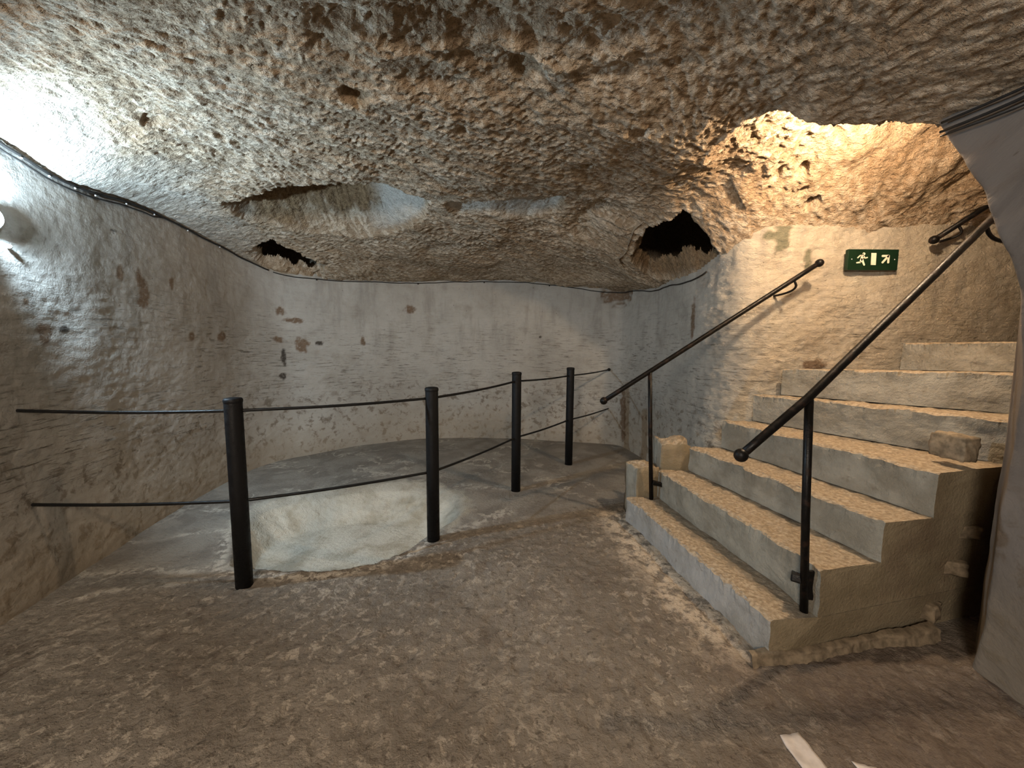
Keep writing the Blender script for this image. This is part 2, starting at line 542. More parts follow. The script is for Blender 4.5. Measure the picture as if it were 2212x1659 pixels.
# ------------------------------------------------------------------ room plan
WALL_PLAN = [(-1.80, -2.6), (-2.02, -0.6), (-2.22, 0.7), (-2.33, 1.35), (-2.395, 1.7), (-2.44, 1.9), (-2.50, 2.15), (-2.54, 2.35), (-2.60, 2.6), (-2.68, 3.1),
             (-2.74, 3.6), (-2.74, 4.0), (-2.62, 4.3), (-2.4, 4.53), (-1.97, 4.93), (-1.34, 5.3), (-0.70, 5.42), (-0.03, 5.39),
             (0.61, 5.27), (1.17, 5.14), (1.40, 5.05), (1.475, 4.85), (1.515, 4.6), (1.55, 4.27), (1.575, 3.8), (1.60, 3.4),
             (1.65, 3.12), (1.75, 2.97), (1.95, 2.9), (2.4, 2.88), (3.2, 2.88), (4.3, 2.9)]
# right wall: x and the y of its free (stair side) edge, by height
RW_Z = [0.0, 0.2, 0.45, 0.9, 1.15, 1.5, 1.65, 1.93, 2.2, 2.7]
RW_X = [1.91, 1.89, 1.87, 1.85, 1.84, 1.84, 1.84, 1.84, 1.84, 1.84]
RW_E = [1.47, 1.43, 1.405, 1.395, 1.385, 1.41, 1.45, 1.565, 1.73, 1.95]

# ------------------------------------------------------------------ ceiling height
CTRL = [(-2.45, 1.96, 2.25), (-2.5, 2.3, 2.22), (-2.6, 2.62, 2.26), (-2.67, 3.02, 2.27), (-2.72, 3.43, 2.25), (-2.74, 3.89, 2.2),
        (-2.7, 4.15, 2.15), (-2.6, 4.35, 2.09), (-2.3, 4.65, 2.085), (-1.9, 5.0, 2.12), (-1.33, 5.32, 2.155), (-0.7, 5.43, 2.2),
        (-0.03, 5.4, 2.195), (0.6, 5.27, 2.135), (1.15, 5.14, 2.045), (1.42, 5.0, 2.02), (1.53, 4.3, 1.945), (1.57, 3.8, 1.925),
        (1.6, 3.4, 1.91), (1.66, 3.1, 2.02), (-2.25, 0.9, 2.3), (-2.0, -1, 2.35), (-1.8, -2.6, 2.4), (1.84, 1.45, 2.235),
        (1.84, 0.8, 2.27), (1.84, 0, 2.35), (1.84, -2.6, 2.4),
        (-2.0, 1.9, 2.42), (-2.05, 2.6, 2.44), (-1.5, 1.4, 2.5), (-0.5, 1.4, 2.52), (0.5, 1.4, 2.52), (1.0, 1.5, 2.48),
        (-1.5, 2.4, 2.5), (-0.5, 2.6, 2.485), (0.5, 2.6, 2.465), (0.95, 2.2, 2.47), (-1.35, 2.97, 2.47), (-0.9, 3.0, 2.46),
        (-1.8, 3.0, 2.44), (-1.5, 3.95, 2.345), (-2.2, 3.6, 2.36), (0.0, 3.2, 2.45), (0.0, 3.9, 2.37), (0.0, 4.7, 2.27),
        (-1.0, 4.6, 2.25), (0.7, 3.5, 2.38), (0.9, 4.3, 2.2), (1.3, 3.0, 2.34), (1.15, 3.4, 2.25), (1.05, 3.75, 2.15),
        (1.32, 2.05, 2.475), (1.43, 2.0, 2.40), (1.53, 1.95, 2.365), (1.68, 1.87, 2.32), (1.84, 1.77, 2.27), (1.15, 2.5, 2.45),
        (1.58, 2.78, 2.39), (0, 0, 2.56), (0, -1.5, 2.5), (-1.2, 0, 2.52), (1, 0, 2.5), (1.6, 2.95, 2.2)]

def tps_fit(C, lam=1e-3):
    C = np.array(C); n = len(C)
    d2 = ((C[:, None, :2] - C[None, :, :2]) ** 2).sum(-1)
    K = 0.5 * d2 * np.log(d2 + 1e-12) + lam * np.eye(n)
    Pm = np.hstack([np.ones((n, 1)), C[:, :2]])
    A = np.zeros((n + 3, n + 3))
    A[:n, :n] = K; A[:n, n:] = Pm; A[n:, :n] = Pm.T
    return C, np.linalg.solve(A, np.concatenate([C[:, 2], np.zeros(3)]))
TPS = tps_fit(CTRL)

def ceil_base(x, y):
    C, w = TPS
    s = w[-3] + w[-2] * x + w[-1] * y
    for k in range(len(C)):
        d2 = (x - C[k, 0]) ** 2 + (y - C[k, 1]) ** 2
        s = s + w[k] * 0.5 * d2 * np.log(d2 + 1e-12)
    return s

# stairwell vault: (edge start, edge end, z at start, z at end, slope)
VAULT = [(1.28, 2.10), (1.32, 2.05), (1.43, 2.0), (1.53, 1.95), (1.68, 1.87), (1.84, 1.77), (2.7, 1.75), (4.4, 2.1), (4.4, 2.95),
         (2.6, 2.93), (1.78, 2.95), (1.58, 2.80), (1.30, 2.66), (1.17, 2.52), (1.18, 2.35)]
V_Z = [2.47, 2.475, 2.40, 2.365, 2.32, 2.27, 2.3, 2.3, 2.12, 2.12, 2.14, 2.33, 2.40, 2.44, 2.46]
V_SLOPE = [1.6, 3.5, 3.5, 3.5, 3.5, 3.5, 3.0, 1.0, 1.05, 1.05, 1.0, 0.62, 0.58, 0.6, 0.75]

def vault_z(x, y, zb):
    zs = None
    k = 45.0
    acc = np.zeros_like(x)
    for i in range(len(VAULT)):
        a, b = VAULT[i], VAULT[(i + 1) % len(VAULT)]
        if i in (7,):
            continue
        d, t = seg_dist(x, y, a, b)
        za, zc = V_Z[i], V_Z[(i + 1) % len(VAULT)]
        base = za * (1 - t) + zc * t
        if i not in (5, 6, 8, 9, 10):
            base = base + (zb - base) * np.exp(-(d / 0.12) ** 2)
        acc += np.exp(-k * np.clip(base + V_SLOPE[i] * d - 2.0, -1, 3))
    z = -np.log(acc) / k + 2.0
    return np.minimum(z, 2.98)

NICHE = [(-2.28, 3.10), (-2.05, 3.07), (-1.75, 3.0), (-1.35, 2.97), (-0.97, 3.0), (-0.66, 3.22), (-0.78, 3.55), (-1.15, 3.86),
         (-1.55, 3.95), (-2.0, 3.80), (-2.33, 3.42)]
NICHE_S = [3, 3.2, 3.4, 3.4, 3.0, 1.4, 1.0, 1.05, 1.05, 1.1, 1.4]
SHELF = [(-0.60, 3.24), (-0.1, 3.19), (0.44, 3.16), (0.36, 3.5), (0.1, 3.62), (-0.2, 3.48), (-0.5, 3.50)]
SHELF_S = [2.2, 2.2, 1.2, 0.7, 0.55, 0.55, 0.9]
HOLE_L = [(-2.66, 3.93), (-2.48, 3.86), (-2.33, 3.84), (-2.23, 4.12), (-2.08, 4.40), (-2.25, 4.66), (-2.48, 4.42), (-2.68, 4.2)]
HOLE_LS = [5, 6, 6, 6, 5, 1.6, 1.5, 1.6]
HOLE_R = [(1.74, 3.20), (1.54, 3.08), (1.31, 3.05), (1.22, 3.2), (1.15, 3.39), (1.10, 3.6), (1.16, 3.85), (1.36, 4.05), (1.50, 3.95), (1.57, 3.7), (1.60, 3.42)]
HOLE_RS = [7, 7, 7, 7, 6, 3.0, 2.2, 1.6, 1.5, 1.7, 2.6]

def recess(x, y, poly, slopes, cap):
    ins = inside(x, y, poly)
    h = np.full(x.shape, cap)
    for i in range(len(poly)):
        d, _ = seg_dist(x, y, poly[i], poly[(i + 1) % len(poly)])
        h = np.minimum(h, slopes[i] * d)
    return np.where(ins, h, 0)

PITS = [(-0.80, 2.06, 0.075, 0.06), (0.68, 2.25, 0.06, 0.035), (0.494, 2.68, 0.05, 0.04), (-1.9, 2.15, 0.06, 0.03), (0.05, 1.9, 0.09, 0.035),
        (1.9, 2.66, 0.045, 0.07), (2.08, 2.80, 0.05, 0.09), (1.98, 2.74, 0.03, 0.05), (1.75, 2.68, 0.04, 0.05), (-0.3, 2.3, 0.05, 0.03)]

def ceil_smooth(x, y):
    zb = ceil_base(x, y)
    return np.where(inside(x, y, VAULT), vault_z(x, y, zb), zb)

def build_ceiling():
    xs = np.concatenate([np.arange(-2.98, 2.0, 0.0078), np.arange(2.0, 3.7, 0.013), np.arange(3.7, 4.36, 0.05)])
    ys = np.concatenate([np.arange(-2.62, 0.85, 0.045), np.arange(0.85, 4.2, 0.0078), np.arange(4.2, 5.62, 0.0105)])
    X, Y = np.meshgrid(xs, ys)
    # rough outlines: wobble the feature borders
    wx = X + 0.035 * N1.fbm(X * 7, Y * 7, 4)
    wy = Y + 0.035 * N2.fbm(X * 7, Y * 7, 4)
    zb = ceil_base(X, Y)
    lx = X + 0.012 * N1.fbm(X * 9, Y * 9, 3); ly = Y + 0.012 * N2.fbm(X * 9, Y * 9, 3)
    inv = inside(lx, ly, VAULT)
    Z = np.where(inv, vault_z(X, Y, zb), zb)
    d_v = sdist(X, Y, VAULT)
    rn = recess(lx, ly, NICHE, NICHE_S, 0.50)
    rs = recess(lx, ly, SHELF, SHELF_S, 0.085)
    rl = recess(wx, wy, HOLE_L, HOLE_LS, 0.55)
    rr = recess(0.6 * wx + 0.4 * lx, 0.6 * wy + 0.4 * ly, HOLE_R, HOLE_RS, 1.3)
    # large undulation
    Z += 0.030 * N3.fbm(X * 1.6, Y * 1.6, 3) * sstep(0.0, 0.5, np.minimum(X + 2.75, 1.85 - X) + 0.0)
    # chisel strokes
    rough = 0.5 + 0.5 * N4.fbm(X * 0.9 + 3, Y * 0.9, 3)
    near = sstep(3.2, 1.3, Y)
    wl = sstep(-0.9, -1.9, X + 0.25 * N2.perlin(X, Y)); wr = sstep(0.7, 1.4, X) * sstep(2.6, 2.0, Y)
    ang = 0.45 + 0.95 * wl + 1.35 * wr + 0.6 * N1.perlin(X * 0.8 + 4, Y * 0.8)
    g1 = N1.gouge(X, Y, 0.038, 0.090, 0.0165, ang, 0.32, 3)
    g2 = N2.gouge(X + 3.1, Y, 0.034, 0.062, 0.0145, ang - 0.8, 0.7)
    g3 = N3.gouge(X, Y + 2.2, 0.11, 0.21, 0.050, ang + 0.1, 0.4)
    flake = N5.ridge(X * 3.0 + 0.5 * N3.fbm(X * 2, Y * 2, 2), Y * 6.0, 3)
    terr = np.floor((N4.fbm(X * 2.6, Y * 5.2, 4) + 2) * 7) / 7.0
    wallfade = sstep(0.0, 0.42, X + 2.46 + 0.16 * np.clip(Y - 1.9, 0, 2)) * 0.8 + 0.2
    amp = (0.55 + 0.55 * np.clip(rough, 0, 1.3)) * wallfade * (1 - 0.55 * sstep(4.0, 5.2, Y))
    lam = np.clip(np.exp(-((X + 0.05) / 0.8) ** 2 - ((Y - 1.72) / 0.30) ** 2) * 1.2, 0, 1)
    lam = np.maximum(lam, np.exp(-((X - 0.75) / 0.45) ** 2 - ((Y - 3.5) / 0.45) ** 2))
    rightsoft = 1 - 0.5 * sstep(1.0, 1.7, X) * sstep(2.3, 1.8, Y)
    sm = np.maximum.reduce([sstep(0.0, 0.05, rs), 0.5 * sstep(0.02, 0.12, rn)])
    cross = sstep(-0.15, 0.25, N2.perlin(X * 1.1, Y * 1.1) + 0.25 * np.exp(-((X + 0.9) / 0.8) ** 2))
    vboost = 1 + 0.5 * sstep(0.02, 0.12, d_v)
    h = vboost * (0.022 * g1 * (1 - 0.45 * cross) + 0.020 * g2 * cross + 0.022 * g3) * amp * rightsoft * (1 - 0.75 * lam) * (1 - 0.8 * sm)
    h += lam * (0.05 * (terr - 0.28) + 0.012 * flake + 0.012 * g2)
    h += 0.006 * N5.fbm(X * 22, Y * 22, 3)
    # fluted far wall of the niche: vertical tool marks
    flute = N4.fbm(X * 26, Y * 2.0, 3)
    h += 0.018 * flute * sstep(0.03, 0.10, rn) * sstep(-0.95, -1.5, X)
    h += 0.02 * N3.fbm(X * 7, Y * 7, 4) * sstep(0.02, 0.15, rr) + 0.035 * N3.fbm(X * 9, Y * 9, 4) * sstep(0.02, 0.1, rl)
    # soil-like lumps high on the stair vault
    soil = sstep(0.05, 0.3, d_v) * sstep(1.75, 2.3, X)
    h = h * (1 - 0.72 * soil) + soil * 0.045 * N2.fbm(X * 4.2, Y * 4.2, 5)
    Z = Z + rn + rs + rl + rr + h
    for (px, py, r, dep) in PITS:
        d = np.hypot((X - px), (Y - py) * 1.1) / (r * (1 + 0.35 * N5.fbm(X * 12, Y * 12, 2)))
        Z += dep * sstep(1.0, 0.55, d)
    brown = np.clip(sstep(0.15, 0.23, rn + 0.06 * N2.fbm(X * 9, Y * 9, 4)) * sstep(-1.05, -1.35, X)
                    + 0.9 * sstep(-1.85, -2.05, X + 0.12 * N1.fbm(X * 12, Y * 12, 3)) * sstep(0.01, 0.05, rn), 0, 1)  # brown paints the shade in the upper left of the niche
    brown = np.maximum(brown, 0.9 * sstep(0.0, 0.08, rr))
    brown = np.maximum(brown, 0.55 * soil * (0.6 + 0.4 * N3.fbm(X * 3, Y * 3, 3)))
    for (px, py, r, dep) in PITS[:1]:
        brown = np.maximum(brown, 0.8 * sstep(1.2, 0.6, np.hypot(X - px, Y - py) / r))
    nearwall = sstep(0.55, 0.1, X + 2.46 + 0.16 * np.clip(Y - 1.9, 0, 2) + 0.15 * N3.fbm(X * 4, Y * 4, 3)) * sstep(4.4, 3.6, Y)  # pale band by the left wall, lamp light painted in
    pale = np.clip(0.6 * nearwall + 0.85 * sstep(0.02, 0.08, rn) * sstep(-1.5, -1.1, X) * (1 - brown) + 0.75 * sstep(0.01, 0.05, rs), 0, 1)
    hollow_shade = np.clip((g1 * (1 - 0.45 * cross) + g2 * cross) * 1.25, 0, 1)  # stroke depth, drives the shade painted into the hollows
    V = np.stack([X, Y, Z], -1).reshape(-1, 3)
    q = grid_faces(len(ys), len(xs), flip=True)
    open_up = (rl > 0.09 + 0.03 * N4.fbm(X * 8, Y * 8, 3)) | (rr > 0.15 + 0.02 * N4.fbm(X * 8, Y * 8, 3))
    cx = X.ravel()[q].mean(1); cy = Y.ravel()[q].mean(1)
    # keep what lies inside the walls (a hand's breadth beyond), and the stairwell
    plan = np.array(catmull(WALL_PLAN, 0.05)[0])
    room = [tuple(p) for p in plan] + [(4.3, 2.2), (2.6, 1.66), (2.05, 1.5), (2.05, -2.6)]
    keep = sdist(cx, cy, room[::4]) > -0.16
    q = q[keep & ~open_up.ravel()[q].all(1)]
    used = np.zeros(len(V), bool); used[q.ravel()] = True
    idx = np.cumsum(used) - 1
    return struct(mesh_from('ceiling', V[used], idx[q], M_ROCK, attrs={'brown': brown.ravel()[used], 'pale': pale.ravel()[used], 'hollow_shade': hollow_shade.ravel()[used]}))
build_ceiling()

def shaft(name, ring, top, over):
    """dark cavity above an opening in the ceiling: walls and roof of raw rock"""
    R = catmull(ring + ring[:1], 0.06)[0][:-1]
    n = len(R)
    cen = R.mean(0)
    rows = []
    for q in np.linspace(0, 1, 14):
        z0 = np.maximum(ceil_base(R[:, 0], R[:, 1]) + 0.04, over)
        P = R + (R - cen) * (0.10 * math.sin(PI * q) + 0.06 * N3.fbm(R[:, 0] * 3 + q * 2, R[:, 1] * 3 + q, 3))[:, None]
        rows.append(np.column_stack([P, z0 * (1 - q) + top * q]))
    for f in (0.6, 0.25, 0.02):
        P = cen + (R - cen) * f
        rows.append(np.column_stack([P, np.full(n, top + 0.06 * (1 - f))]))
    # ledge running from the foot of the cavity outward behind the room wall
    V = np.array(rows)
    nv = len(V)
    a = np.arange(nv * n).reshape(nv, n)
    b = np.roll(a, -1, 1)
    F = np.stack([a[:-1], b[:-1], b[1:], a[1:]], -1).reshape(-1, 4)
    z = np.zeros(nv * n)
    return struct(mesh_from(name, V.reshape(-1, 3), F, M_ROCK, attrs={'brown': z + 0.6, 'pale': z, 'hollow_shade': z}))
shaft('wall_shaft', [(1.72, 3.05), (1.30, 3.0), (1.10, 3.25), (1.06, 3.6), (1.10, 3.95), (1.5, 4.3), (2.1, 4.7), (2.8, 4.6), (2.9, 3.9), (2.4, 3.3)], 3.7, 1.9)
shaft('wall_cavity', [(-2.70, 3.90), (-2.48, 3.82), (-2.30, 3.80), (-2.18, 4.10), (-2.02, 4.42), (-2.2, 4.9), (-2.7, 5.3), (-3.3, 5.1), (-3.2, 4.4)], 2.95, 1.9)

# ------------------------------------------------------------------ floor
RIM = [(-1.66, 2.16), (-1.24, 2.11), (-0.98, 2.13), (-0.70, 2.31), (-0.57, 2.55), (-0.38, 2.9), (-0.45, 3.25), (-0.9, 3.58), (-1.55, 3.43), (-2.0, 3.1), (-2.0, 2.75)]
BOT = [(-1.62, 2.19), (-1.24, 2.13), (-0.98, 2.15), (-0.72, 2.34), (-0.62, 2.6), (-0.73, 2.87), (-0.875, 2.98), (-1.17, 3.08), (-1.51, 2.99), (-1.75, 2.75), (-1.72, 2.5)]

def floor_h(X, Y):
    rim = catmull(RIM + RIM[:1], 0.06)[0][:-1]; bot = catmull(BOT + BOT[:1], 0.06)[0][:-1]
    dr = sdist(X, Y, [tuple(p) for p in rim]); db = sdist(X, Y, [tuple(p) for p in bot])
    t = np.where(db > 0, 1.0, np.where(dr < 0, 0.0, np.clip(dr / (dr - db + 1e-6), 0, 1)))
    t = np.clip(t * 1.25, 0, 1)
    t = t * t * (3 - 2 * t) * 0.6 + t * 0.4
    z = -0.215 * t
    z += 0.02 * N3.fbm(X * 6, Y * 6, 3) * sstep(0.05, 0.4, t) * sstep(1.0, 0.7, t)
    scr = sstep(-0.05, 0.25, (Y - 2.05 - 0.42 * (X + 1.45)) + 0.1 * N2.fbm(X * 3, Y * 3, 3))
    z += 0.008 * N1.fbm(X * 2.2, Y * 2.2, 3) * (1 - 0.7 * scr)
    pit = N4.fbm(X * 17, Y * 17, 4)
    z += (0.0045 * pit - 0.007 * sstep(0.25, 0.65, N5.fbm(X * 9, Y * 9, 4))) * (1 - 0.85 * scr) * (1 - t)
    return z, t, scr, dr

def build_floor():
    xs = np.concatenate([np.arange(-3.1, -2.7, 0.03), np.arange(-2.7, 2.0, 0.0105), np.arange(2.0, 4.4, 0.15)])
    ys = np.concatenate([np.arange(-2.7, 0.9, 0.05), np.arange(0.9, 3.8, 0.0105), np.arange(3.8, 5.6, 0.02)])
    X, Y = np.meshgrid(xs, ys)
    Z, t, scr, dr = floor_h(X, Y)
    # gutter and mortar along the first step
    d1, _ = seg_dist(X, Y, (1.06, 1.46), (0.86, 2.80))
    side = sstep(1.15, 1.0, X) * sstep(1.35, 1.55, Y)
    Z -= 0.012 * sstep(0.02, 0.0, np.abs(d1 - 0.05)) * side
    mort = sstep(0.30, 0.12, d1 + 0.07 * N2.fbm(X * 5, Y * 5, 3)) * side
    lime = np.clip(sstep(0.0, 0.25, t), 0, 1)
    lime = np.maximum(lime, 0.7 * sstep(-0.10, 0.0, dr + 0.05 * N1.fbm(X * 8, Y * 8, 3)) * sstep(2.4, 2.7, Y))
    crust = 0.9 * np.exp(-((dr + 0.055) / 0.035) ** 2) * sstep(2.75, 2.45, Y)
    wob = 0.05 * N4.fbm(X * 3, Y * 3, 3)
    for (a, b, w) in [((-2.42, 2.04), (-1.66, 2.16), 0.030), ((-2.25, 1.86), (-1.62, 2.06), 0.022), ((-2.3, 2.5), (-1.95, 2.62), 0.03), ((-2.45, 3.0), (-2.05, 2.85), 0.03),
                      ((-0.45, 2.55), (0.0, 2.95), 0.05), ((-0.5, 3.5), (0.2, 3.45), 0.04), ((-1.6, 3.9), (-0.9, 3.8), 0.035)]:
        d, _ = seg_dist(X + wob, Y + wob, a, b)
        crust = np.maximum(crust, 0.65 * np.exp(-(d / w) ** 2))
    red = np.clip(sstep(0.6, 1.2, X + 0.3 * N1.fbm(X * 2, Y * 2, 3)) * sstep(1.9, 1.4, Y), 0, 1)
    V = np.stack([X, Y, Z], -1).reshape(-1, 3)
    return struct(mesh_from('floor', V, grid_faces(len(ys), len(xs)), M_FLOOR,
                            attrs={'screed': scr.ravel(), 'lime': lime.ravel(), 'mortar': mort.ravel(), 'red': red.ravel(), 'crust': crust.ravel()}))
build_floor()

# ------------------------------------------------------------------ walls
STAINS = [(-2.6, 2.61, 1.78, 0.028, 0.062), (-2.63, 2.79, 1.64, 0.053, 0.125), (-2.63, 2.76, 1.75, 0.033, 0.065), (-2.68, 3.07, 1.77, 0.025, 0.051),
          (-2.59, 4.34, 1.68, 0.06, 0.045), (-2.49, 4.43, 1.58, 0.11, 0.03), (-2.61, 4.31, 1.36, 0.052, 0.036), (-2.44, 4.49, 1.31, 0.064, 0.086),
          (-2.7, 3.26, 1.36, 0.03, 0.045), (-2.74, 3.65, 1.37, 0.052, 0.061), (-1.39, 5.27, 1.8, 0.075, 0.05), (-1.91, 4.96, 1.36, 0.03, 0.055),
          (-2.48, 2.05, 1.35, 0.044, 0.049), (-2.46, 1.97, 1.51, 0.02, 0.02), (1.44, 4.95, 0.45, 0.06, 0.40), (2.27, 2.89, 1.18, 0.087, 0.042),
          (1.6, 3.42, 1.55, 0.04, 0.16), (1.39, 5.05, 1.97, 0.20, 0.12)]
SOOT = [(-2.58, 4.35, 1.15, 0.03, 0.10), (-2.59, 4.34, 0.95, 0.036, 0.036), (-2.5, 2.17, 1.38, 0.035, 0.02), (0.38, 5.31, 1.44, 0.022, 0.022),
        (-2.3, 4.62, 1.33, 0.05, 0.025), (-2.59, 2.58, 2.03, 0.03, 0.012)]
MOSS = [(1.96, 2.9, 2.12, 0.06, 0.11), (2.16, 2.89, 1.96, 0.036, 0.08), (1.88, 2.92, 2.13, 0.04, 0.035)]

def blob_mask(Px, Py, Pz, lst, seed):
    m = np.zeros(Px.shape)
    w = 0.45 * seed.fbm(Pz * 14, (Px + Py) * 14, 3)
    for (x, y, z, a, b) in lst:
        d = np.sqrt(((Px - x) ** 2 + (Py - y) ** 2) / (a * a) + ((Pz - z) / b) ** 2)
        m = np.maximum(m, sstep(1.2, 0.75, d + w))
    return m

def wall_strip(name, C, S, z0, z1, dz, mat, amp_fn, top_extra=0.0):
    """C: plan points, S: arc length; displaced towards the room"""
    T = np.gradient(C, axis=0)
    T /= np.linalg.norm(T, axis=1)[:, None]
    Nn = np.stack([T[:, 1], -T[:, 0]], 1)        # towards the room
    zs = np.arange(z0, z1 + dz * 0.5, dz)
    Sg, Zg = np.meshgrid(S, zs)
    Px = np.broadcast_to(C[:, 0], Sg.shape); Py = np.broadcast_to(C[:, 1], Sg.shape)
    d = amp_fn(Sg, Zg, Px, Py)
    stain = blob_mask(Px, Py, Zg, STAINS, N3)
    soot = blob_mask(Px, Py, Zg, SOOT, N4)
    moss = blob_mask(Px, Py, Zg, MOSS, N5)
    d = d - 0.018 * blob_mask(Px, Py, Zg, STAINS[-1:], N3)
    V = np.stack([Px + Nn[:, 0] * d, Py + Nn[:, 1] * d, Zg], -1).reshape(-1, 3)
    q = grid_faces(len(zs), len(S))
    over = (Zg - ceil_base(Px, Py)) > 0.06
    over &= (inside(Px, Py, [(1.45, 2.98), (1.9, 3.0), (1.8, 4.4), (1.4, 4.4)]) | inside(Px, Py, [(-2.9, 3.7), (-2.0, 3.7), (-2.0, 4.8), (-2.9, 4.8)]))
    q = q[~over.ravel()[q].any(1)]
    return struct(mesh_from(name, V, q, mat, attrs={'stain': stain.ravel(), 'soot': soot.ravel(), 'moss': moss.ravel()},
                            uv=np.stack([Sg, Zg], -1).reshape(-1, 2)))

def wall_amp(S, Z, Px, Py):
    d = (0.008 + 0.018 * sstep(-2.2, -1.5, Px)) * N1.fbm(S * 0.8, Z * 0.9, 3) + 0.003 * N2.fbm(S * 4, Z * 6, 4) + 0.002 * N3.fbm(S * 12, Z * 30, 3)
    d = d * (1 - 0.75 * sstep(1.2, 0.0, Z) * 0)
    # foot flares slightly into the room on the left
    d += 0.03 * sstep(0.5, 0.0, Z) * sstep(-2.0, -2.4, Px)
    # rough corner where the stairwell begins
    c = sstep(3.7, 3.1, Py) * sstep(1.45, 1.6, Px) * sstep(3.1, 2.3, Px)
    d += c * (0.014 * N4.fbm(S * 4, Z * 4, 3) + 0.006 * N5.fbm(S * 16, Z * 24, 5))
    e = sstep(1.9, 2.3, Px)
    d += e * (0.004 * N4.fbm(S * 9, Z * 20, 4))
    return d

def build_walls():
    C, S = catmull(WALL_PLAN, 0.0125)
    iL = int(np.argmin(np.hypot(C[:, 0] + 2.66, C[:, 1] - 4.22)))
    iB = int(np.argmin(np.hypot(C[:, 0] - 1.43, C[:, 1] - 4.99)))
    i0 = int(np.argmin(np.abs(C[:, 1] - 1.2) + (C[:, 0] > 0) * 9))
    # coarse part behind the camera joined to the fine part
    sel = np.concatenate([np.arange(0, i0, 8), np.arange(i0, iL + 1)])
    wall_strip('wall_left', C[sel], S[sel], -0.03, 2.62, 0.0125, M_WALL_L, wall_amp)
    wall_strip('wall_back', C[iL:iB + 1], S[iL:iB + 1], -0.03, 2.62, 0.0125, M_WALL_B, wall_amp)
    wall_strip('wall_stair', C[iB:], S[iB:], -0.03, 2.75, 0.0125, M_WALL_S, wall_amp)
    # right wall: sheet with a free rounded edge, returning along the stairs
    zs = np.arange(-0.03, 2.7, 0.02)
    ys = np.concatenate([np.arange(-2.62, 0.5, 0.08), np.arange(0.5, 1.36, 0.02)])
    rows, uvs = [], []
    for z in zs:
        x = np.interp(z, RW_Z, RW_X); e = np.interp(z, RW_Z, RW_E)
        base = ys * (e / 1.385) if z > 0 else ys * (RW_E[0] / 1.385)
        col = [(x - 0.10 * sstep(1.4, 0.3, y) * 1.0 - 0.02, y) for y in base]
        r = 0.05
        e2 = max(e, base[-1] + 0.02)
        for a in np.linspace(0.15, 1.0, 7):
            th = a * PI * 0.42
            col.append((x - 0.02 + r * (1 - math.cos(th)), e2 - r * 0.4 + r * math.sin(th) * 0.6))
        lx, ly = col[-1]
        for q in np.linspace(0.08, 1.0, 14):
            qx = lx + q * (4.3 - lx)
            col.append((qx, ly + (np.interp(qx, [lx, 2.2, 2.6, 4.3], [ly, max(ly + 0.12, 1.70), max(ly + 0.16, 1.84), 2.2]) - ly)))
        c = np.array(col)
        s = np.concatenate([[0], np.cumsum(np.linalg.norm(np.diff(c, axis=0), axis=1))])
        rows.append(np.column_stack([c, np.full(len(c), z)]))
        uvs.append(np.column_stack([s, np.full(len(c), z)]))
    V = np.array(rows); UV = np.array(uvs)
    nr, nc = V.shape[:2]
    V[:, :, 0] += 0.022 * N3.fbm(UV[:, :, 0] * 1.3, UV[:, :, 1] * 1.5, 4) * sstep(2.4, 1.9, V[:, :, 0])
    z0 = np.zeros(nr * nc)
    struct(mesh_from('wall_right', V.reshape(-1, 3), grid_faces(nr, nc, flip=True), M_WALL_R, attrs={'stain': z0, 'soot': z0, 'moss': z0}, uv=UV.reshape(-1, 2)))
    # wall behind the camera and the end of the stairwell
    def flat(name, a, b, zt, mat):
        C2 = np.linspace(a, b, 40); S2 = np.linspace(0, math.dist(a, b), 40)
        wall_strip(name, C2, S2, -0.03, zt, 0.1, mat, lambda s, z, x, y: 0.04 * N2.fbm(s * 1.5, z * 1.5, 3))
    flat('wall_front', (1.80, -2.6), (-1.85, -2.6), 2.7, M_WALL_L)
    flat('wall_landing', (4.28, 2.95), (4.28, 2.1), 3.05, M_WALL_S)
build_walls()

# ------------------------------------------------------------------ staircase
S_L = [(0.87, 2.80, 0.182), (1.106, 2.82, 0.388), (1.333, 2.82, 0.567), (1.563, 2.82, 0.769), (1.784, 2.82, 0.965), (1.982, 2.82, 1.154), (2.87, 2.84, 1.35)]
S_R = [(1.085, 1.495, 0.180), (1.294, 1.515, 0.388), (1.604, 1.58, 0.567), (1.859, 1.626, 0.769), (2.335, 1.75, 0.977), (2.60, 1.93, 1.186), (2.95, 2.03, 1.352)]
SIDE = [(1.0, 1.482), (1.085, 1.495), (1.294, 1.515), (1.604, 1.58), (1.859, 1.626), (2.335, 1.75), (2.60, 1.93), (2.95, 2.03), (4.25, 2.25)]

